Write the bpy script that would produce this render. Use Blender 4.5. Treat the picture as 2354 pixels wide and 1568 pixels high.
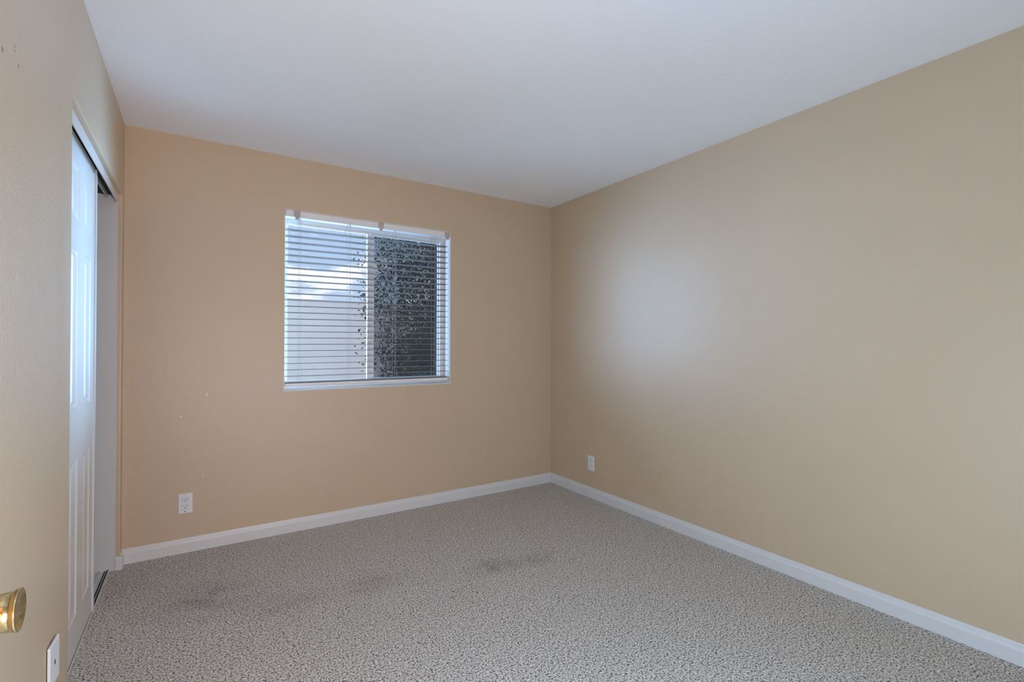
import bpy, bmesh, math, random
from mathutils import Vector, Matrix, Euler
for o in list(bpy.data.objects):
    bpy.data.objects.remove(o)
S = bpy.context.scene
C = S.collection
PI = math.pi
R = math.radians

# ---------------------------------------------------------------- key sizes (metres)
XL, XR, YB, ZC = -0.347, 2.637, 3.425, 2.44      # left wall, right wall, window wall, ceiling
YF = -0.02                                       # inner face of the entry wall
WX0, WX1, WZ0, WZ1 = 0.467, 1.651, 0.914, 2.098  # window opening
CY0, CY1, CZ = 2.105, 3.358, 2.03                # closet opening

# ---------------------------------------------------------------- camera
cam = bpy.data.objects.new('camera', bpy.data.cameras.new('camera'))
C.objects.link(cam)
cam.data.sensor_width = 36.0
cam.data.lens = 17.005
cam.data.clip_start = 0.02
yaw, pitch, roll = 0.5761, 0.0077, -0.0016
cam.matrix_world = (Matrix.Translation((0, 0, 1.2176)) @ Matrix.Rotation(-yaw, 4, 'Z')
                    @ Matrix.Rotation(PI/2 + pitch, 4, 'X') @ Matrix.Rotation(-roll, 4, 'Z'))
S.camera = cam

# ---------------------------------------------------------------- colour management
S.view_settings.view_transform = 'Standard'
S.view_settings.look = 'None'
S.view_settings.gamma = 1.0
S.view_settings.use_curve_mapping = False
S.view_settings.exposure = 0.0
S.cycles.use_denoising = True
S.cycles.max_bounces = 14
S.cycles.diffuse_bounces = 8
S.cycles.transparent_max_bounces = 16
S.cycles.sample_clamp_indirect = 6.0

# ---------------------------------------------------------------- node helpers
def N(nt, typ, **kw):
    n = nt.nodes.new(typ)
    for k, v in kw.items():
        if k in n.inputs:
            n.inputs[k].default_value = v
        else:
            setattr(n, k, v)
    return n

def math_node(nt, op, a, b=None, clamp=False):
    n = nt.nodes.new('ShaderNodeMath'); n.operation = op; n.use_clamp = clamp
    for i, v in enumerate((a, b)):
        if v is None: continue
        if isinstance(v, (int, float)): n.inputs[i].default_value = v
        else: nt.links.new(v, n.inputs[i])
    return n.outputs[0]

def ramp(nt, fac, stops, interp='LINEAR'):
    n = nt.nodes.new('ShaderNodeValToRGB')
    n.color_ramp.interpolation = interp
    e = n.color_ramp.elements
    while len(e) < len(stops): e.new(0.5)
    for i, (p, c) in enumerate(stops):
        e[i].position = p
        e[i].color = (c[0], c[1], c[2], 1) if not isinstance(c, (int, float)) else (c, c, c, 1)
    nt.links.new(fac, n.inputs['Fac'])
    return n.outputs['Color']

def mix_col(nt, fac, a, b):
    n = nt.nodes.new('ShaderNodeMix'); n.data_type = 'RGBA'
    for idx, v in ((0, fac), (6, a), (7, b)):
        if isinstance(v, (int, float)): n.inputs[idx].default_value = v
        elif isinstance(v, tuple): n.inputs[idx].default_value = (v[0], v[1], v[2], 1)
        else: nt.links.new(v, n.inputs[idx])
    return n.outputs[2]

# ---------------------------------------------------------------- daylight (sky with a bright side to the left of the window)
W = bpy.data.worlds.new('sky'); S.world = W
W.use_nodes = True
nt = W.node_tree; nt.nodes.clear()
out = N(nt, 'ShaderNodeOutputWorld'); bg = N(nt, 'ShaderNodeBackground')
nt.links.new(bg.outputs[0], out.inputs[0])
tc = N(nt, 'ShaderNodeTexCoord')
sep = N(nt, 'ShaderNodeSeparateXYZ'); nt.links.new(tc.outputs['Generated'], sep.inputs[0])
z = sep.outputs['Z']
base = ramp(nt, math_node(nt, 'ADD', math_node(nt, 'MULTIPLY', z, 1.0), 0.5),
            [(0.0, (.28, .27, .26)), (0.49, (.30, .30, .30)), (0.505, (.68, .75, .86)), (0.60, (.50, .67, .92)), (1.0, (.30, .48, .86))])
mp = N(nt, 'ShaderNodeMapping'); mp.inputs['Scale'].default_value = (5, 5, 8); mp.inputs['Location'].default_value = (1.7, 0.35, 0.2)
nt.links.new(tc.outputs['Generated'], mp.inputs['Vector'])
cl = N(nt, 'ShaderNodeTexNoise', Scale=1.0, Detail=7.0, Roughness=.55, Distortion=.3)
nt.links.new(mp.outputs[0], cl.inputs['Vector'])
cm = ramp(nt, cl.outputs['Fac'], [(.45, 0), (.53, 1)])
above = math_node(nt, 'MULTIPLY', z, 14.0, clamp=True)
skycol = mix_col(nt, math_node(nt, 'MULTIPLY', cm, above), base, (1.15, 1.18, 1.22))
G = Vector((-.80, .55, .26)).normalized()
dot = N(nt, 'ShaderNodeVectorMath'); dot.operation = 'DOT_PRODUCT'
nt.links.new(tc.outputs['Generated'], dot.inputs[0]); dot.inputs[1].default_value = G
SKY_GLOW = 1.5
HALL_FILL, FILL_W, FILL_E, DOOR_FILL = 42, 185, 560, 94  # strengths of the added fill lights
glow = math_node(nt, 'MULTIPLY', math_node(nt, 'POWER', math_node(nt, 'MAXIMUM', dot.outputs['Value'], 0.0), 6.0),
                 SKY_GLOW)
glow = math_node(nt, 'MULTIPLY', glow, math_node(nt, 'MULTIPLY', math_node(nt, 'ADD', z, .03), 14.0, clamp=True))
gcol = N(nt, 'ShaderNodeVectorMath'); gcol.operation = 'SCALE'
gcol.inputs[0].default_value = (.86, .96, 1.16); nt.links.new(glow, gcol.inputs['Scale'])
addc = N(nt, 'ShaderNodeVectorMath'); addc.operation = 'ADD'
nt.links.new(skycol, addc.inputs[0]); nt.links.new(gcol.outputs[0], addc.inputs[1])
nt.links.new(addc.outputs[0], bg.inputs['Color']); bg.inputs['Strength'].default_value = 1.0
W.cycles.sampling_method = 'MANUAL'; W.cycles.sample_map_resolution = 512

def area_light(name, loc, rot, sx, sy, power, col, portal=False, spread=None):
    l = bpy.data.lights.new(name, 'AREA'); l.shape = 'RECTANGLE'; l.size = sx; l.size_y = sy
    l.energy = power; l.color = col
    o = bpy.data.objects.new(name, l); C.objects.link(o); o.location = loc; o.rotation_euler = rot
    if portal: l.cycles.is_portal = True
    if spread: l.spread = spread
    return o
area_light('window_portal', ((WX0+WX1)/2, YB+.17, (WZ0+WZ1)/2), (-PI/2, 0, 0), WX1-WX0, WZ1-WZ0, 1, (1, 1, 1), True)
sun = bpy.data.objects.new('sun', bpy.data.lights.new('sun', 'SUN')); C.objects.link(sun)
sun.data.energy = 1.15; sun.data.angle = R(2); sun.data.color = (1, .97, .92)
sun.rotation_euler = (R(48), 0, R(-20))
# unseen fill panels added outside the window, standing in for side daylight
def aim(src, dst): return (Vector(dst)-Vector(src)).to_track_quat('-Z', 'Y').to_euler()
WC = ((WX0+WX1)/2, YB, 1.5)
pL, pR = (-.98, 4.75, 1.25), (3.55, 5.05, 1.35)
area_light('fill_panel_west', pL, aim(pL, WC), 1.9, 2.1, FILL_W, (.36, .605, 1.03), spread=R(110))
area_light('fill_panel_east', pR, aim(pR, WC), 1.9, 2.0, FILL_E, (.28, .60, 1.05), spread=R(110))
door_fill = bpy.data.objects.new('doorway_lamp', bpy.data.lights.new('doorway_lamp', 'POINT')); C.objects.link(door_fill)  # unseen fill light beside the camera, added to brighten the room
door_fill.location = (.62, .04, .75); door_fill.data.shadow_soft_size = .15; door_fill.data.energy = DOOR_FILL; door_fill.data.color = (.55, .783, 1.07)
# unseen warm fill light added in the hallway, shining through the entry doorway
area_light('hallway_fill', (0.35, -1.75, .95), (PI/2+R(14), 0, 0), 1.9, 1.6, HALL_FILL, (1.0, .38, .06))

# ---------------------------------------------------------------- materials
def principled(name, col, rough=.5, spec=.5, metal=0.0):
    m = bpy.data.materials.new(name); m.use_nodes = True
    t = m.node_tree; b = t.nodes['Principled BSDF']
    if isinstance(col, tuple): b.inputs['Base Color'].default_value = (col[0], col[1], col[2], 1)
    b.inputs['Roughness'].default_value = rough
    b.inputs['Specular IOR Level'].default_value = spec
    b.inputs['Metallic'].default_value = metal
    return m, t, b

def objcoord(t):
    return N(t, 'ShaderNodeTexCoord').outputs['Object']

def add_bump(t, b, scale, strength, dist, detail=3.0, rough=.55, prev=None, shape=None):
    n = N(t, 'ShaderNodeTexNoise', Scale=scale, Detail=detail, Roughness=rough)
    t.links.new(objcoord(t), n.inputs['Vector'])
    h = n.outputs['Fac']
    if shape: h = ramp(t, h, shape)
    bp = N(t, 'ShaderNodeBump', Strength=strength, Distance=dist)
    t.links.new(h, bp.inputs['Height'])
    if prev is not None: t.links.new(prev, bp.inputs['Normal'])
    t.links.new(bp.outputs[0], b.inputs['Normal'])
    return bp.outputs[0]

def paint(name, col, rough=.42, spec=.5, bump=.25, scale=150, var=.04, chips=(), chipcol=(.8, .78, .74)):
    """rolled wall paint: orange-peel texture, faint mottling, small chips of wear"""
    m, t, b = principled(name, col, rough, spec)
    n = N(t, 'ShaderNodeTexNoise', Scale=2.2, Detail=4.0)
    co = objcoord(t); t.links.new(co, n.inputs['Vector'])
    c = mix_col(t, n.outputs['Fac'], tuple(v*(1-var) for v in col), tuple(v*(1+var) for v in col))
    for (p, rx, ry, rz) in chips:
        mpn = N(t, 'ShaderNodeMapping'); mpn.vector_type = 'POINT'
        mpn.inputs['Scale'].default_value = (1/rx, 1/ry, 1/rz)
        mpn.inputs['Location'].default_value = (-p[0]/rx, -p[1]/ry, -p[2]/rz)
        t.links.new(co, mpn.inputs['Vector'])
        ln = N(t, 'ShaderNodeVectorMath'); ln.operation = 'LENGTH'; t.links.new(mpn.outputs[0], ln.inputs[0])
        k = math_node(t, 'LESS_THAN', ln.outputs['Value'], 1.0)
        c = mix_col(t, k, c, chipcol)
    t.links.new(c, b.inputs['Base Color'])
    p1 = add_bump(t, b, scale, bump, .0016, 2.5)
    add_bump(t, b, scale*.28, bump*.6, .003, 2.0, prev=p1)
    return m

BEIGE = (.595, .462, .316)
M = {}
M['wall'] = paint('beige_paint', BEIGE, .44, .55)
M['wall_back'] = paint('beige_paint_window_wall', BEIGE, .44, .55,
    chips=[((.047, YB, .917), .003, .1, .010), ((-.081, YB, .795), .003, .1, .006), ((.029, YB, .432), .002, .1, .005),
           ((1.962, YB, .353), .003, .1, .003), ((-.33, YB, .197), .0022, .1, .003)])
M['wall_left'] = paint('beige_paint_closet_wall', BEIGE, .36, .75, bump=.6,
    chips=[((XL, 1.509, 1.883), .1, .005, .003), ((XL, 1.538, 1.853), .1, .004, .005), ((XL, 1.512, 1.874), .1, .003, .003),
           ((XL, 1.43, 1.835), .1, .005, .007)], chipcol=(.20, .12, .08))
M['white'], t, b = principled('white_semigloss', (.70, .70, .69), .35, .5)
add_bump(t, b, 60, .05, .001)
M['door_white'], t, b = principled('white_door_enamel', (.70, .665, .61), .32, .5)
M['jamb'] = paint('off_white_jamb', (.66, .65, .62), .5, .4, bump=.2, var=.06)
M['closet'] = paint('closet_plaster', (.62, .60, .56), .6, .3, bump=.2)
M['vinyl'], t, b = principled('white_vinyl', (.78, .745, .70), .3, .5)
M['reveal'], t, b = principled('white_reveal_paint', (.78, .745, .70), .4, .5)
add_bump(t, b, 80, .1, .001)
M['slat'], t, b = principled('shaded_faux_wood_slat', (.20, .175, .15), .4, .4)  # white slats; their backlit darkness is put into the base colour
M['rail'], t, b = principled('blind_rail_white', (.80, .80, .80), .35, .5)
M['cord'], t, b = principled('ladder_cord', (.40, .42, .44), .7, .2)
M['bracket'], t, b = principled('bracket_metal', (.52, .46, .39), .45, .5, .15)
M['bracket_grey'], t, b = principled('bracket_metal_grey', (.47, .42, .40), .45, .5, .15)
M['plate'], t, b = principled('white_plastic_plate', (.80, .80, .80), .3, .5)
M['black'], t, b = principled('dark_hole', (.012, .011, .010), .8, .1)
M['gapbrown'], t, b = principled('torn_gypsum_brown', (.10, .045, .025), .9, .1)
M['gapgrey'], t, b = principled('shadow_gap_grey', (.22, .22, .22), .6, .2)
M['screw'], t, b = principled('painted_screw', (.5, .5, .5), .4, .5, .4)
M['groove'], t, b = principled('track_shadow_gap', (.03, .03, .03), .7, .2)
M['alu'], t, b = principled('closet_track_metal', (.66, .66, .64), .4, .5, .0)
M['dooredge'], t, b = principled('closet_door_edge', (.60, .63, .61), .4, .5)

# brass: slightly tarnished
m, t, b = principled('polished_brass', (.78, .62, .30), .16, .5, 1.0); M['brass'] = m
n = N(t, 'ShaderNodeTexNoise', Scale=60, Detail=5.0); t.links.new(objcoord(t), n.inputs['Vector'])
t.links.new(ramp(t, n.outputs['Fac'], [(.35, (.45, .32, .14)), (.55, (.80, .66, .36))]), b.inputs['Base Color'])
t.links.new(ramp(t, n.outputs['Fac'], [(.3, .34), (.6, .14)]), b.inputs['Roughness'])
M['brass_dark'], t, b = principled('tarnished_brass', (.34, .19, .06), .35, .5, 1.0)

# ceiling: white knock-down texture
m, t, b = principled('ceiling_knockdown', (.89, .90, .92), .7, .25); M['ceiling'] = m
p1 = add_bump(t, b, 30, .15, .003, 4.0, .6, shape=[(.50, 0), (.60, 1)])
add_bump(t, b, 140, .12, .001, 2.0, prev=p1)

# carpet: twisted two-tone pile
m, t, b = principled('speckled_carpet', (.4, .38, .35), .95, .05); M['carpet'] = m
co = objcoord(t)
wn = N(t, 'ShaderNodeTexNoise', Scale=40, Detail=2.0); t.links.new(co, wn.inputs['Vector'])
wv = N(t, 'ShaderNodeVectorMath'); wv.operation = 'MULTIPLY_ADD'
t.links.new(wn.outputs['Color'], wv.inputs[0]); wv.inputs[1].default_value = (.02, .02, .0); t.links.new(co, wv.inputs[2])
n1 = N(t, 'ShaderNodeTexNoise', Scale=145, Detail=3.0, Roughness=.6); t.links.new(wv.outputs[0], n1.inputs['Vector'])
n2 = N(t, 'ShaderNodeTexNoise', Scale=300, Detail=1.0); t.links.new(co, n2.inputs['Vector'])
h = math_node(t, 'ADD', math_node(t, 'MULTIPLY', n1.outputs['Fac'], .75), math_node(t, 'MULTIPLY', n2.outputs['Fac'], .25))
pile = ramp(t, h, [(.39, (.03, .025, .02)), (.455, (.30, .275, .25)), (.50, (.67, .628, .57)), (.58, (.88, .845, .795))])
n3 = N(t, 'ShaderNodeTexNoise', Scale=210, Detail=1.0); t.links.new(co, n3.inputs['Vector'])
pile = mix_col(t, math_node(t, 'MULTIPLY', ramp(t, n3.outputs['Fac'], [(.57, 0), (.66, 1)]), .65), pile, (.30, .21, .14))
# worn / soiled patches
stain = None
for (sx, sy, r1, r2, k) in ((1.363, 2.308, .20, .13, .26), (.338, 2.498, .26, .18, .15), (.742, 2.482, .32, .16, .14), (1.60, 2.25, .30, .12, .16), (.05, 2.75, .35, .3, .2)):
    mpn = N(t, 'ShaderNodeMapping'); mpn.inputs['Scale'].default_value = (1/r1, 1/r2, 1); mpn.inputs['Location'].default_value = (-sx/r1, -sy/r2, 0)
    t.links.new(wv.outputs[0], mpn.inputs['Vector'])
    ln = N(t, 'ShaderNodeVectorMath'); ln.operation = 'LENGTH'; t.links.new(mpn.outputs[0], ln.inputs[0])
    a = ramp(t, ln.outputs['Value'], [(.1, k), (1.0, 0)], 'EASE')
    stain = a if stain is None else math_node(t, 'ADD', stain, a)
nb = N(t, 'ShaderNodeTexNoise', Scale=9.0, Detail=5.0); t.links.new(co, nb.inputs['Vector'])
stain = math_node(t, 'MULTIPLY', stain, math_node(t, 'MULTIPLY', ramp(t, nb.outputs['Fac'], [(.38, .25), (.62, 1.0)]), 1.7), clamp=True)
pile = mix_col(t, stain, pile, (.10, .075, .055))
t.links.new(pile, b.inputs['Base Color'])
bp = N(t, 'ShaderNodeBump', Strength=.9, Distance=.008); t.links.new(h, bp.inputs['Height']); t.links.new(bp.outputs[0], b.inputs['Normal'])
b.inputs['Sheen Weight'].default_value = .15

# glass and insect screen (both let light straight through)
def see_through(name, other, fac):
    m = bpy.data.materials.new(name); m.use_nodes = True
    t = m.node_tree; t.nodes.clear()
    o = N(t, 'ShaderNodeOutputMaterial'); mx = N(t, 'ShaderNodeMixShader'); tr = N(t, 'ShaderNodeBsdfTransparent')
    t.links.new(tr.outputs[0], mx.inputs[1])
    if other == 'gloss':
        s = N(t, 'ShaderNodeBsdfGlossy', Roughness=.02); f = N(t, 'ShaderNodeLayerWeight', Blend=.5)
        t.links.new(math_node(t, 'ADD', math_node(t, 'MULTIPLY', math_node(t, 'POWER', f.outputs['Facing'], 5.0), .5), .03), mx.inputs[0])
    else:
        s = N(t, 'ShaderNodeBsdfDiffuse'); s.inputs['Color'].default_value = (.045, .048, .06, 1); mx.inputs[0].default_value = fac
    t.links.new(s.outputs[0], mx.inputs[2]); t.links.new(mx.outputs[0], o.inputs[0])
    return m
M['glass'] = see_through('window_glass', 'gloss', 0)
M['screen'] = see_through('insect_mesh', 'mesh', .42)

# outdoors
M['stucco'] = paint('garden_wall_stucco', (.60, .62, .67), .85, .1, bump=.5, scale=40, var=.08)
m, t, b = principled('gravel_ground', (.36, .33, .30), .95, .1); M['ground'] = m
add_bump(t, b, 40, .6, .02, 5)
m, t, b = principled('tree_bark', (.10, .075, .055), .9, .1); M['bark'] = m
add_bump(t, b, 30, .6, .02, 5)
m, t, b = principled('leaf_green', (.07, .11, .06), .6, .25); M['leaf'] = m
n = N(t, 'ShaderNodeTexNoise', Scale=2.2, Detail=5.0); t.links.new(objcoord(t), n.inputs['Vector'])
t.links.new(ramp(t, n.outputs['Fac'], [(.35, (.022, .038, .044)), (.5, (.034, .056, .054)), (.62, (.07, .11, .04)), (.72, (.06, .04, .065))]), b.inputs['Base Color'])

# ---------------------------------------------------------------- mesh helpers
def obj(name, bm, mat, parent=None, smooth=False, loc=None):
    me = bpy.data.meshes.new(name)
    bmesh.ops.recalc_face_normals(bm, faces=bm.faces)
    bm.to_mesh(me); bm.free()
    for mt in (mat if isinstance(mat, (list, tuple)) else [mat]): me.materials.append(mt)
    if smooth:
        for p in me.polygons: p.use_smooth = True
    o = bpy.data.objects.new(name, me); C.objects.link(o)
    if parent: o.parent = parent
    if loc: o.location = loc
    return o

def box(bm, x0, x1, y0, y1, z0, z1, bev=0.0, seg=2):
    vs = [bm.verts.new(p) for p in ((x0,y0,z0),(x1,y0,z0),(x1,y1,z0),(x0,y1,z0),(x0,y0,z1),(x1,y0,z1),(x1,y1,z1),(x0,y1,z1))]
    fs = [bm.faces.new([vs[i] for i in q]) for q in ((0,3,2,1),(4,5,6,7),(0,1,5,4),(1,2,6,5),(2,3,7,6),(3,0,4,7))]
    if bev > 0:
        es = list({e for f in fs for e in f.edges})
        bmesh.ops.bevel(bm, geom=es, offset=bev, segments=seg, profile=.5, affect='EDGES')
    return bm

def boxes(*bs, bev=0.0):
    bm = bmesh.new()
    for q in bs: box(bm, *q, bev=bev)
    return bm

def tube(bm, pts, r, n=8):
    """round tube along a polyline; r is one radius or a list"""
    pts = [Vector(p) for p in pts]
    rs = r if isinstance(r, (list, tuple)) else [r]*len(pts)
    rings = []
    for i, p in enumerate(pts):
        d = (pts[min(i+1, len(pts)-1)] - pts[max(i-1, 0)]).normalized()
        a = d.cross(Vector((0, 0, 1)))
        if a.length < 1e-4: a = d.cross(Vector((1, 0, 0)))
        a.normalize(); bb = d.cross(a)
        rings.append([bm.verts.new(p + (a*math.cos(2*PI*k/n) + bb*math.sin(2*PI*k/n))*rs[i]) for k in range(n)])
    for i in range(len(rings)-1):
        for k in range(n):
            bm.faces.new((rings[i][k], rings[i][(k+1) % n], rings[i+1][(k+1) % n], rings[i+1][k]))
    bm.faces.new(rings[0][::-1]); bm.faces.new(rings[-1])
    return bm

def lathe(bm, prof, axis='X', n=40, origin=(0, 0, 0), caps=True):
    """revolve (along, radius) pairs about an axis"""
    ox = Vector(origin); rings = []
    for a, r in prof:
        ring = []
        for k in range(n):
            c, s = math.cos(2*PI*k/n)*r, math.sin(2*PI*k/n)*r
            p = {'X': (a, c, s), 'Y': (c, a, s), 'Z': (c, s, a)}[axis]
            ring.append(bm.verts.new(ox + Vector(p)))
        rings.append(ring)
    for i in range(len(rings)-1):
        for k in range(n):
            bm.faces.new((rings[i][k], rings[i][(k+1) % n], rings[i+1][(k+1) % n], rings[i+1][k]))
    if caps: bm.faces.new(rings[0][::-1]); bm.faces.new(rings[-1])
    return bm

def prism(bm, prof, axis, a0, a1):
    """extrude a 2-D profile; axis 'X': prof=(y,z); axis 'Y': prof=(x,z)"""
    f = (lambda a, p: (a, p[0], p[1])) if axis == 'X' else (lambda a, p: (p[0], a, p[1]))
    A = [bm.verts.new(f(a0, p)) for p in prof]; B = [bm.verts.new(f(a1, p)) for p in prof]
    n = len(prof)
    for i in range(n): bm.faces.new((A[i], A[(i+1) % n], B[(i+1) % n], B[i]))
    bm.faces.new(A[::-1]); bm.faces.new(B)
    return bm

def wall(us, zs, solid, f, thick):
    """wall slab from a grid; solid(i,j) tells which cells exist; f(u,z,d) gives the point at depth d"""
    bm = bmesh.new(); V = {}
    def v(i, j, d):
        if (i, j, d) not in V: V[(i, j, d)] = bm.verts.new(f(us[i], zs[j], d*thick))
        return V[(i, j, d)]
    nu, nz = len(us)-1, len(zs)-1
    ok = lambda i, j: 0 <= i < nu and 0 <= j < nz and solid(i, j)
    for i in range(nu):
        for j in range(nz):
            if not ok(i, j): continue
            for d in (0, 1): bm.faces.new((v(i,j,d), v(i+1,j,d), v(i+1,j+1,d), v(i,j+1,d)))
            for (di, dj, e) in ((-1,0,((i,j),(i,j+1))), (1,0,((i+1,j),(i+1,j+1))), (0,-1,((i,j),(i+1,j))), (0,1,((i,j+1),(i+1,j+1)))):
                if not ok(i+di, j+dj):
                    a, c = e; bm.faces.new((v(*a,0), v(*c,0), v(*c,1), v(*a,1)))
    return bm

def struct(o): o['kind'] = 'structure'; return o
def thing(name, label, cat, loc=(0, 0, 0), group=None):
    o = bpy.data.objects.new(name, None); C.objects.link(o); o.location = loc
    o.empty_display_size = .05
    return tag(o, label, cat, group)
def tag(o, label, cat, group=None):
    o['label'] = label; o['category'] = cat
    if group: o['group'] = group
    return o

# ---------------------------------------------------------------- room shell
T = .115
struct(obj('floor', boxes((-1.25, XR+.2, -2.4, YB+.15, -.06, 0)), M['carpet']))
struct(obj('ceiling', boxes((-1.25, XR+.2, -2.4, YB+.15, ZC, ZC+.08)), M['ceiling']))

bm = wall([-1.25, WX0, WX1, XR+.2], [0, WZ0, WZ1, ZC], lambda i, j: not (i == 1 and j == 1), lambda u, zz, d: (u, YB+d, zz), .15)
struct(obj('wall_back', bm, M['wall_back']))
struct(obj('wall_right', boxes((XR, XR+.15, -2.4, YB, 0, ZC)), M['wall']))
bm = wall([YF, CY0, CY1, YB], [0, CZ, ZC], lambda i, j: not (i == 1 and j == 0), lambda u, zz, d: (XL-d, u, zz), T)
es = [e for e in bm.edges if all(abs(v.co.x-XL) < 1e-5 for v in e.verts)
      and ((all(abs(v.co.y-CY0) < 1e-5 for v in e.verts) or all(abs(v.co.y-CY1) < 1e-5 for v in e.verts)) and max(v.co.z for v in e.verts) <= CZ+1e-4
           or (all(abs(v.co.z-CZ) < 1e-5 for v in e.verts) and min(v.co.y for v in e.verts) >= CY0-1e-4 and max(v.co.y for v in e.verts) <= CY1+1e-4))]
bmesh.ops.bevel(bm, geom=es, offset=.007, segments=3, profile=.5, affect='EDGES')
struct(obj('wall_left', bm, M['wall_left']))
# entry wall behind the camera with its doorway, and the hallway beyond
bm = wall([-1.25, -.30, .62, XR], [0, 2.04, ZC], lambda i, j: not (i == 1 and j == 0), lambda u, zz, d: (u, YF-d, zz), T)
struct(obj('wall_front', bm, M['wall']))
struct(obj('wall_hallway', boxes((-1.25, -1.15, -2.3, YF-T, 0, ZC), (1.6, 1.7, -2.3, YF-T, 0, ZC), (-1.25, 1.7, -2.4, -2.3, 0, ZC)), M['wall']))
# closet interior
struct(obj('wall_closet', boxes((-1.15, -1.05, 1.4, YB, 0, ZC), (-1.05, XL-T, 1.4, 1.5, 0, ZC), (-1.05, XL-T, CY1, YB, 0, ZC)), M['closet']))

# baseboards
BB = [(0, 0), (-.012, 0), (-.012, .055), (-.0105, .059), (-.0075, .066), (-.006, .076), (-.0035, .083), (0, .083)]
bm = bmesh.new(); prism(bm, [(YB+d, zz) for d, zz in BB], 'X', XL+.0, XR)
struct(obj('baseboard_back', bm, M['white']))
bm = bmesh.new(); prism(bm, [(XR+d, zz) for d, zz in BB], 'Y', YF, YB-.012)
struct(obj('baseboard_right', bm, M['white']))
bm = bmesh.new(); prism(bm, [(XL-d, zz) for d, zz in BB], 'Y', CY1+.01, YB-.0125)
prism(bm, [(XL-d, zz) for d, zz in BB], 'Y', .95, CY0-.01)
prism(bm, [(CY1+.0005, 0), (CY1-.010, 0), (CY1-.010, .058), (CY1-.006, .070), (CY1+.0005, .072)], 'X', XL-.019, XL+.011)
struct(obj('baseboard_left', bm, M['white']))

# closet trim: fascia over the door tracks, divider between the tracks, side lining, floor track
struct(obj('trim_1', boxes((XL-.025, XL-.019, CY0, CY1-.0005, 1.984, CZ-.0005), bev=.001), M['door_white']))
tr2 = struct(obj('trim_2', boxes((-.414, -.408, CY0, CY1-.001, 2.0, CZ-.0005), (-.462, -.456, CY0, CY1-.001, 2.0, CZ-.0005), bev=.0008), M['alu']))
bm = boxes((-.55, XL-.020, CY1-.0035, CY1-.0003, 0.0, CZ-.001), (-.55, XL-.020, CY0+.0003, CY0+.0035, 0.0, CZ-.001))
struct(obj('trim_3', bm, M['jamb']))
tr = struct(obj('trim_4', boxes((-.500, -.391, CY0+.004, CY1-.004, .0003, .004), (-.3935, -.3905, CY0+.004, CY1-.004, .0003, .013),
      (-.432, -.429, CY0+.004, CY1-.004, .003, .012), (-.460, -.457, CY0+.004, CY1-.004, .003, .012), (-.404, -.402, CY0+.004, CY1-.004, .003, .010)), M['alu']))
obj('track_groove', boxes((-.402, -.3937, CY0+.005, CY1-.005, .0041, .0055), (-.412, -.405, CY0+.005, CY1-.005, .0041, .0052), (-.471, -.461, CY0+.005, CY1-.005, .0041, .0052)), M['groove'], tr)

obj('head_gap_shade', boxes((-.4078, -.3725, CY0+.004, CY1-.004, 2.021, 2.0292), (-.4558, -.4145, CY0+.004, CY1-.004, 2.021, 2.0292)), M['groove'], tr2)  # dark blocks added to paint the shade in the gap under the fascia

# ---------------------------------------------------------------- closet sliding doors (six moulded panels)
def six_panel(xf, y0, y1, z0, z1, thick):
    st, mu = .075, .115
    pw = (y1-y0-2*st-mu)/2
    ys = [y0, y0+st, y0+st+pw, y1-st-pw, y1-st, y1]
    zs = [z0, .155, .767, .965, 1.585, 1.698, 1.908, z1]
    bm = bmesh.new()
    def quad(a, b_, c, d): bm.faces.new([bm.verts.new(p) for p in (a, b_, c, d)])
    for i in range(5):
        for j in range(7):
            a0, a1, b0, b1 = ys[i], ys[i+1], zs[j], zs[j+1]
            if i in (1, 3) and j in (1, 3, 5):
                loops = []
                for ins, dep in ((0, 0), (.007, .0045), (.013, .006), (.020, .006), (.034, .0015), (.036, .001)):
                    loops.append([(xf-dep, a0+ins, b0+ins), (xf-dep, a1-ins, b0+ins), (xf-dep, a1-ins, b1-ins), (xf-dep, a0+ins, b1-ins)])
                for L0, L1 in zip(loops, loops[1:]):
                    for k in range(4): quad(L0[k], L0[(k+1) % 4], L1[(k+1) % 4], L1[k])
                quad(*loops[-1])
            else:
                quad((xf, a0, b0), (xf, a1, b0), (xf, a1, b1), (xf, a0, b1))
    xb = xf-thick
    quad((xb, y0, z0), (xb, y1, z0), (xb, y1, z1), (xb, y0, z1))
    quad((xf, y0, z0), (xb, y0, z0), (xb, y0, z1), (xf, y0, z1)); quad((xf, y1, z0), (xb, y1, z0), (xb, y1, z1), (xf, y1, z1))
    quad((xf, y0, z0), (xf, y1, z0), (xb, y1, z0), (xb, y0, z0)); quad((xf, y0, z1), (xf, y1, z1), (xb, y1, z1), (xb, y0, z1))
    bmesh.ops.remove_doubles(bm, verts=bm.verts, dist=1e-5)
    return bm
d = struct(obj('door_2', six_panel(-.395, 2.32, 2.862, .014, 2.012, .034), M['door_white']))
obj('edge_trim', boxes((-.432, -.3885, 2.8622, 2.8845, .0142, 2.010), bev=.0012), M['dooredge'], d)['label'] = 'greenish white edge strip'
obj('top_rail', boxes((-.3948, -.3925, 2.32, 2.862, 1.990, 2.012), bev=.0006), M['door_white'], d)
d2 = struct(obj('door_3', six_panel(-.440, 2.112, 2.76, .014, 2.012, .034), M['door_white']))

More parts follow.
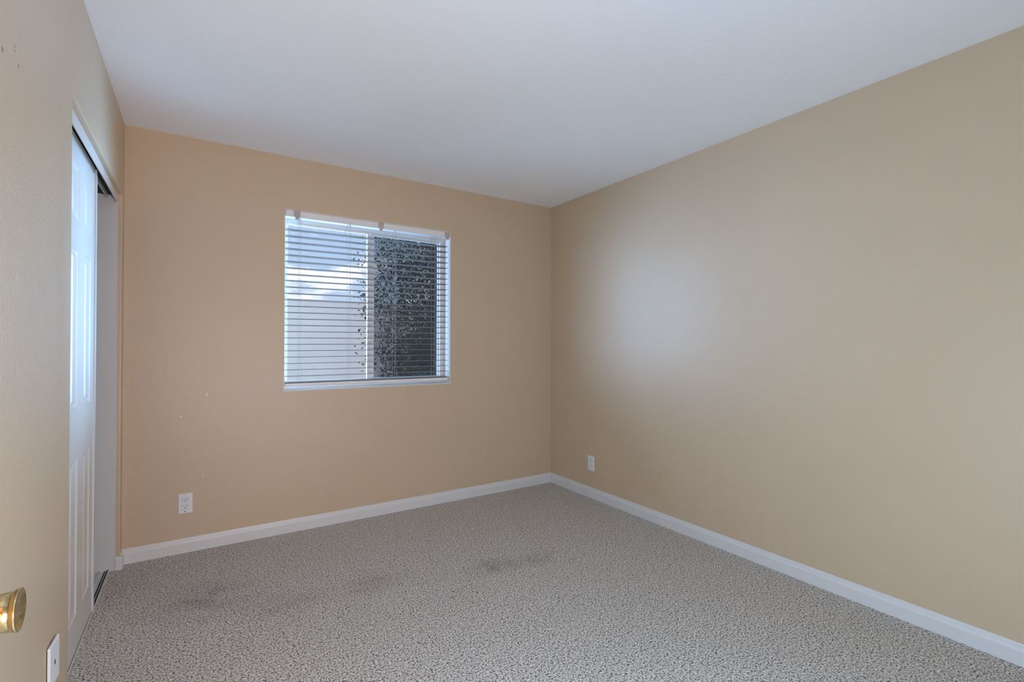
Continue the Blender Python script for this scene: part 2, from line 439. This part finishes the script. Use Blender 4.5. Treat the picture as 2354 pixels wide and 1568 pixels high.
# ---------------------------------------------------------------- entry door, standing open beside the camera; only its knob shows
DX = -.227
ed = struct(obj('door_1', boxes((DX-.035, DX, .008, .835, .012, 2.03), bev=.0015), M['door_white']))
bm = bmesh.new()
lathe(bm, [(.0, .031), (.004, .031), (.008, .026), (.010, .013), (.026, .012), (.029, .018), (.031, .0212), (.045, .0228), (.0590, .0243)], 'X', 56)
kn = obj('door_knob', bm, M['brass'], ed, True, (DX, .772, .914)); kn.scale = (.9, .9, .9); kn['label'] = 'polished brass door knob with dished face'
bm = bmesh.new(); lathe(bm, [(.0590, .0243), (.0596, .0250), (.0630, .0254), (.0636, .0252)], 'X', 56, caps=False)
obj('knob_ring', bm, M['brass_dark'], kn, True)
bm = bmesh.new()
lathe(bm, [(.0592, .0240), (.0630, .0250), (.0638, .0260), (.0642, .0263), (.0648, .0261), (.0651, .0253), (.0645, .0238), (.0628, .0195), (.0612, .013), (.0603, .006), (.0602, .0004)], 'X', 56, caps=False)
obj('knob_face', bm, M['brass'], kn, True)

# ---------------------------------------------------------------- window
YW = YB+.100
wr = obj('window_1', boxes((WX0+.004, WX0+.030, YW, YW+.045, WZ0+.004, WZ1-.004), (WX1-.042, WX1-.004, YW, YW+.045, WZ0+.004, WZ1-.004),
      (WX0+.030, WX1-.042, YW, YW+.045, WZ1-.060, WZ1-.004), (WX0+.030, WX1-.042, YW, YW+.045, WZ0+.004, WZ0+.044), bev=.002), M['vinyl'])
struct(wr)
e = .004
obj('window_reveal', boxes((WX0, WX0+e, YB-.0012, YW+.05, WZ0, WZ1), (WX1-e, WX1, YB-.0012, YW+.05, WZ0, WZ1),
      (WX0+e, WX1-e, YB-.0012, YW+.05, WZ1-e, WZ1)), M['reveal'], wr)
obj('window_sill', boxes((WX0+e, WX1-e, YB-.0012, YW+.0005, WZ0, WZ0+e)), M['reveal'], wr)
gz0, gz1 = WZ0+.044, WZ1-.062
def sash(x0, x1, y, l, r_, name):
    return obj(name, boxes((x0, x0+l, y, y+.022, gz0, gz1), (x1-r_, x1, y, y+.022, gz0, gz1), (x0+l, x1-r_, y, y+.022, gz1-.014, gz1), (x0+l, x1-r_, y, y+.022, gz0, gz0+.014), bev=.0015), M['vinyl'], wr)
s1 = sash(WX0+.0305, 1.064, YW+.004, .004, .030, 'window_sash')
s2 = sash(1.048, WX1-.0425, YW+.028, .043, .006, 'window_sash')
obj('window_pane', boxes((WX0+.034, 1.035, YW+.014, YW+.017, gz0+.012, gz1-.012)), M['glass'], s1)
obj('window_pane', boxes((1.090, WX1-.048, YW+.038, YW+.041, gz0+.012, gz1-.012)), M['glass'], s2)
obj('insect_screen', boxes((1.088, WX1-.047, YW+.052, YW+.0525, gz0+.002, gz1-.002)), M['screen'], wr)

# ---------------------------------------------------------------- venetian blind
bl = thing('window_blind', 'horizontal slat blind with white headrail and open slats hanging in the window', 'blind', ((WX0+WX1)/2, YB+.03, 0))
bx, by = (WX0+WX1)/2, YB+.03
def P(bm, name, mat, parent=bl, smooth=False):
    bmesh.ops.translate(bm, verts=bm.verts, vec=(-bx, -by, 0))
    return obj(name, bm, mat, parent, smooth)
SX0, SX1 = .474, 1.632
P(boxes((WX0+.007, WX1-.010, YB+.002, YB+.056, 2.051, 2.0932), bev=.002), 'headrail', M['rail'])
TILT = .012/1.16            # the blind hangs slightly out of level
def zt(x, f=1.0): return (x-SX0)*TILT*f
NS, ZT, PITCH = 24, 1.970, .0418
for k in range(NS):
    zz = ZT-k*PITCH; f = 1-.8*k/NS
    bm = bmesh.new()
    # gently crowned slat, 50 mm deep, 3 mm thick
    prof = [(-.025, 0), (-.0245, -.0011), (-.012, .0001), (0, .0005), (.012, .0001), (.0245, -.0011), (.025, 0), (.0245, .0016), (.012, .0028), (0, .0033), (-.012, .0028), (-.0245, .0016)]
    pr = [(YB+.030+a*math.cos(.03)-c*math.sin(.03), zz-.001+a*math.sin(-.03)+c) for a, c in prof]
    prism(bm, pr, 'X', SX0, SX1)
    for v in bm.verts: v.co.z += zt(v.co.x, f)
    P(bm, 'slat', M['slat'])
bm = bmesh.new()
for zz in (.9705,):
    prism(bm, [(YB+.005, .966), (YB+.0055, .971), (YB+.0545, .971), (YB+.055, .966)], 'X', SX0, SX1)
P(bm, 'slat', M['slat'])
br = P(boxes((SX0, SX1, YB+.004, YB+.056, .942, .963), bev=.003), 'bottom_rail', M['rail'])
for cx in (.5615, .883, 1.210, 1.5195):
    bm = bmesh.new()
    zb = .9635
    for yy in (YB+.003, YB+.057):
        tube(bm, [(cx-.003, yy, 2.052), (cx-.003, yy, zb)], .0009, 5)
    # lift cord through the middle, slack near the bottom
    tube(bm, [(cx+.005, YB+.004, 2.052), (cx+.005, YB+.004, 1.10), (cx+.009, YB+.0035, 1.06), (cx+.012, YB+.0035, 1.02), (cx+.008, YB+.0035, .98), (cx+.014, YB+.003, .964)], .0008, 5)
    for k in range(NS):   # ladder rungs under each slat
        zz = ZT-k*PITCH-.003+zt(cx, 1-.8*k/NS)
        tube(bm, [(cx-.003, YB+.003, zz), (cx-.003, YB+.057, zz)], .0006, 4)
    P(bm, 'ladder_cord', M['cord'])
for cx, ln in ((.562, .035), (.884, .030), (1.21, .022), (1.52, .018)):
    P(boxes((cx-.006, cx+.006, YB+.012, YB+.014, 2.051-ln, 2.0515)), 'ladder_tape', M['rail'])
# hook for the (missing) tilt wand
bm = bmesh.new()
tube(bm, [(.866, YB+.004, 2.052), (.866, YB+.002, 2.03), (.860, YB-.004, 2.016), (.850, YB-.006, 2.002), (.846, YB-.006, 1.985), (.848, YB-.004, 1.975)], .0016, 6)
P(bm, 'wand_hook', M['bracket_grey'])
def bracket(cx, zc, w, mat, label):
    """hanging metal plate with three screw holes and a narrower tongue"""
    hw = w/2; y0 = YB-.0035
    outl = [(-hw, .022), (hw, .022), (hw, -.016), (hw*.62, -.022), (hw*.55, -.038), (-hw*.55, -.038), (-hw*.62, -.022), (-hw, -.016)]
    bm = bmesh.new()
    def loop(pts):
        vs = [bm.verts.new((cx+a, y0, zc+c)) for a, c in pts]
        return [bm.edges.new((vs[i], vs[(i+1) % len(vs)])) for i in range(len(vs))]
    ed_ = loop(outl)
    for (hx, hz) in ((-hw*.55, .011), (hw*.55, .011), (0, -.011)):
        ed_ += loop([(hx+.0028*math.cos(2*PI*k/10), hz+.0028*math.sin(2*PI*k/10)) for k in range(10)])
    bmesh.ops.triangle_fill(bm, use_beauty=True, use_dissolve=False, edges=ed_)
    ex = bmesh.ops.extrude_face_region(bm, geom=list(bm.faces))
    bmesh.ops.translate(bm, verts=[g for g in ex['geom'] if isinstance(g, bmesh.types.BMVert)], vec=(0, .0018, 0))
    # hinge lip gripping the headrail top
    box(bm, cx-hw, cx+hw, y0-.0005, YB+.03, zc+.0205, zc+.0225)
    o = P(bm, 'headrail_bracket', mat); o['label'] = label
    return o
bracket(.542, 2.074, .040, M['bracket_grey'], 'greyish metal bracket with three light holes')
bracket(1.100, 2.074, .040, M['bracket'], 'beige metal bracket')
bracket(1.624, 2.072, .042, M['bracket'], 'beige metal bracket in the corner of the headrail')

# ---------------------------------------------------------------- wall plates and sockets (local: x across, z up, +y out of the wall)
def rect_ring(bm, w, h, d0, d1, bev):
    vs0 = [(-w/2, -h/2), (w/2, -h/2), (w/2, h/2), (-w/2, h/2)]
    vs1 = [(-w/2+bev, -h/2+bev), (w/2-bev, -h/2+bev), (w/2-bev, h/2-bev), (-w/2+bev, h/2-bev)]
    A = [bm.verts.new((x, d0, zz)) for x, zz in vs0]; B = [bm.verts.new((x, d1*.55, zz)) for x, zz in vs0]; D = [bm.verts.new((x, d1, zz)) for x, zz in vs1]
    for L0, L1 in ((A, B), (B, D)):
        for k in range(4): bm.faces.new((L0[k], L0[(k+1) % 4], L1[(k+1) % 4], L1[k]))
    bm.faces.new(D); bm.faces.new(A[::-1])
    return bm
def disc(bm, x, zz, r, y0, y1, n=14):
    return lathe(bm, [(y0, r), (y1, r)], 'Y', n, (x, 0, zz))
def socket(label, loc, rz, group, missing_screw):
    t = thing('wall_socket', label, 'socket', loc, group); t.rotation_euler = (0, 0, rz)
    obj('cover_plate', rect_ring(bmesh.new(), .070, .115, .0002, .0062, .004), M['plate'], t)
    bm = bmesh.new(); box(bm, -.0172, .0172, .0050, .0076, -.0338, .0338, .0012)
    rc = obj('receptacle', bm, M['plate'], t)
    obj('receptacle_gap', boxes((-.0179, .0179, .0060, .0064, -.0345, .0345)), M['gapgrey'], t)
    for zc in (.0185, -.0165):
        obj('socket_slot', boxes((-.0082, -.0056, .0074, .0079, zc-.001, zc+.009)), M['black'], rc)
        obj('socket_slot', boxes((.0052, .0080, .0074, .0079, zc+.0005, zc+.008)), M['black'], rc)
        bm = bmesh.new(); disc(bm, 0, zc-.008, .0028, .0074, .0079)
        obj('ground_hole', bm, M['black'], rc)
    bm = bmesh.new(); disc(bm, 0, .0475, .0030, .0055, .0068); obj('screw', bm, M['screw'], t)
    bm = bmesh.new(); disc(bm, 0, -.0475, .0030, .0055, .0066)
    if missing_screw: obj('screw_hole', bm, M['black'], t)
    else: obj('screw', bm, M['screw'], t)
    return t
socket('white wall socket low on the window wall left of the window, bottom screw missing', (-.056, YB, .2855), PI, 'white wall sockets', True)
socket('white wall socket low on the right wall close to the corner', (XR, 2.897, .273), PI/2, 'white wall sockets', False)
# blank plate painted like the wall
bp_ = thing('blank_wall_plate', 'blank cover plate painted beige like the right wall it sits on', 'wall plate', (XR, 2.2435, .283)); bp_.rotation_euler = (0, 0, PI/2)
obj('cover_plate', rect_ring(bmesh.new(), .082, .120, .0002, .0095, .0015), M['wall'], bp_)
for zz in (.0417, -.0417):
    bm = bmesh.new(); disc(bm, 0, zz, .0034, .0090, .0101); obj('screw', bm, M['wall'], bp_)
# loose white plate on the left wall beside the closet
lp = thing('cable_wall_plate', 'loose white wall plate with a small centre hole on the left wall beside the closet', 'wall plate', (XL, 1.874, .310)); lp.rotation_euler = (0, 0, -PI/2)
pl = obj('cover_plate', rect_ring(bmesh.new(), .086, .120, .0002, .0060, .004), M['plate'], lp)
pl.rotation_euler = (0, 0, R(-3.0)); pl.location = (0, .0042, 0)
obj('cable_hole', boxes((-.0035, .0035, .0055, .0064, -.0065, .0065), bev=.0004), M['black'], pl)
obj('wall_box', boxes((-.030, .0415, .0003, .0030, -.050, .050)), M['gapbrown'], lp)['label'] = 'dark ragged gap behind the plate'

# ---------------------------------------------------------------- outdoors
struct(obj('ground', boxes((-30, 40, YB+.3, 45, -.30, -.15)), M['ground']))
bm = bmesh.new(); box(bm, -14, 24, 9.6, 9.8, -.15, 2.02); box(bm, -14, 24, 9.595, 9.805, 2.02, 2.06, .004)
tag(obj('garden_wall', bm, M['stucco']), 'pale stucco garden wall seen through the window behind the tree', 'wall')

random.seed(7)
tx, ty = 2.75, 6.75
tree = thing('tree', 'dense dark leafy tree outside the right window pane', 'tree', (tx, ty, -.15))
def TP(bm, name, mat, parent=tree):
    bmesh.ops.translate(bm, verts=bm.verts, vec=(-tx, -ty, .15)); return obj(name, bm, mat, parent)
bm = bmesh.new()
tube(bm, [(tx+.35, ty+.2, -.15), (tx+.33, ty+.18, .5), (tx+.25, ty+.1, 1.2), (tx+.3, ty+.1, 2.0), (tx+.2, ty, 3.0)], [.11, .09, .08, .07, .03], 10)
TP(bm, 'trunk', M['bark'])
tips = []
for k in range(34):
    z0 = random.uniform(.7, 2.7); a = random.uniform(0, 2*PI); L = random.uniform(.5, 1.25)
    p = Vector((tx+.28, ty+.1, z0)); d_ = Vector((math.cos(a)*1.0, math.sin(a)*.7, random.uniform(-.25, .6))).normalized()
    pts = [p]
    for q in range(5):
        d_ = (d_+Vector((random.uniform(-.25, .25), random.uniform(-.25, .25), random.uniform(-.3, .15)))).normalized()
        p = p+d_*L/5; pts.append(p.copy()); tips.append(p.copy())
    bm = bmesh.new(); tube(bm, pts, [.02, .015, .011, .008, .006, .003], 5); TP(bm, 'branch', M['bark'])
bm = bmesh.new()
def leaf(c, s):
    n_ = Euler((random.uniform(-1.2, 1.2), random.uniform(-1.2, 1.2), random.uniform(0, 2*PI))).to_matrix()
    P_ = [(-.5, 0, 0), (-.15, .24, .03), (.25, .2, .03), (.55, 0, -.04), (.25, -.2, .03), (-.15, -.24, .03)]
    vs = [bm.verts.new(c+n_ @ Vector(p)*s) for p in P_]
    bm.faces.new((vs[0], vs[1], vs[2], vs[3])); bm.faces.new((vs[0], vs[3], vs[4], vs[5]))
for tpt in tips:
    if tpt.x < 1.86 or (tpt.x < 2.3 and tpt.z < .95): continue
    for q in range(44 if tpt.x > 2.05 else 12):
        c = tpt+Vector((random.gauss(0, .12), random.gauss(0, .12), random.gauss(0, .12)))
        if c.x > 1.84: leaf(c, random.uniform(.035, .062))
for k in range(23000):
    c = Vector((tx+random.gauss(.4, .66), ty+random.gauss(.1, .4), random.uniform(.35, 3.4)))
    edge = 2.04 if c.z > 1.15 else 2.04+(1.15-c.z)*.95
    if c.x < edge+random.uniform(0, .10): continue
    # the crown thins out towards its upper left, where sky shows between the leaves
    if c.z > 1.75 and random.random() < max(0, min(.5, (2.85-c.x)*.7)): continue
    leaf(c, random.uniform(.035, .065))
TP(bm, 'foliage', M['leaf'])
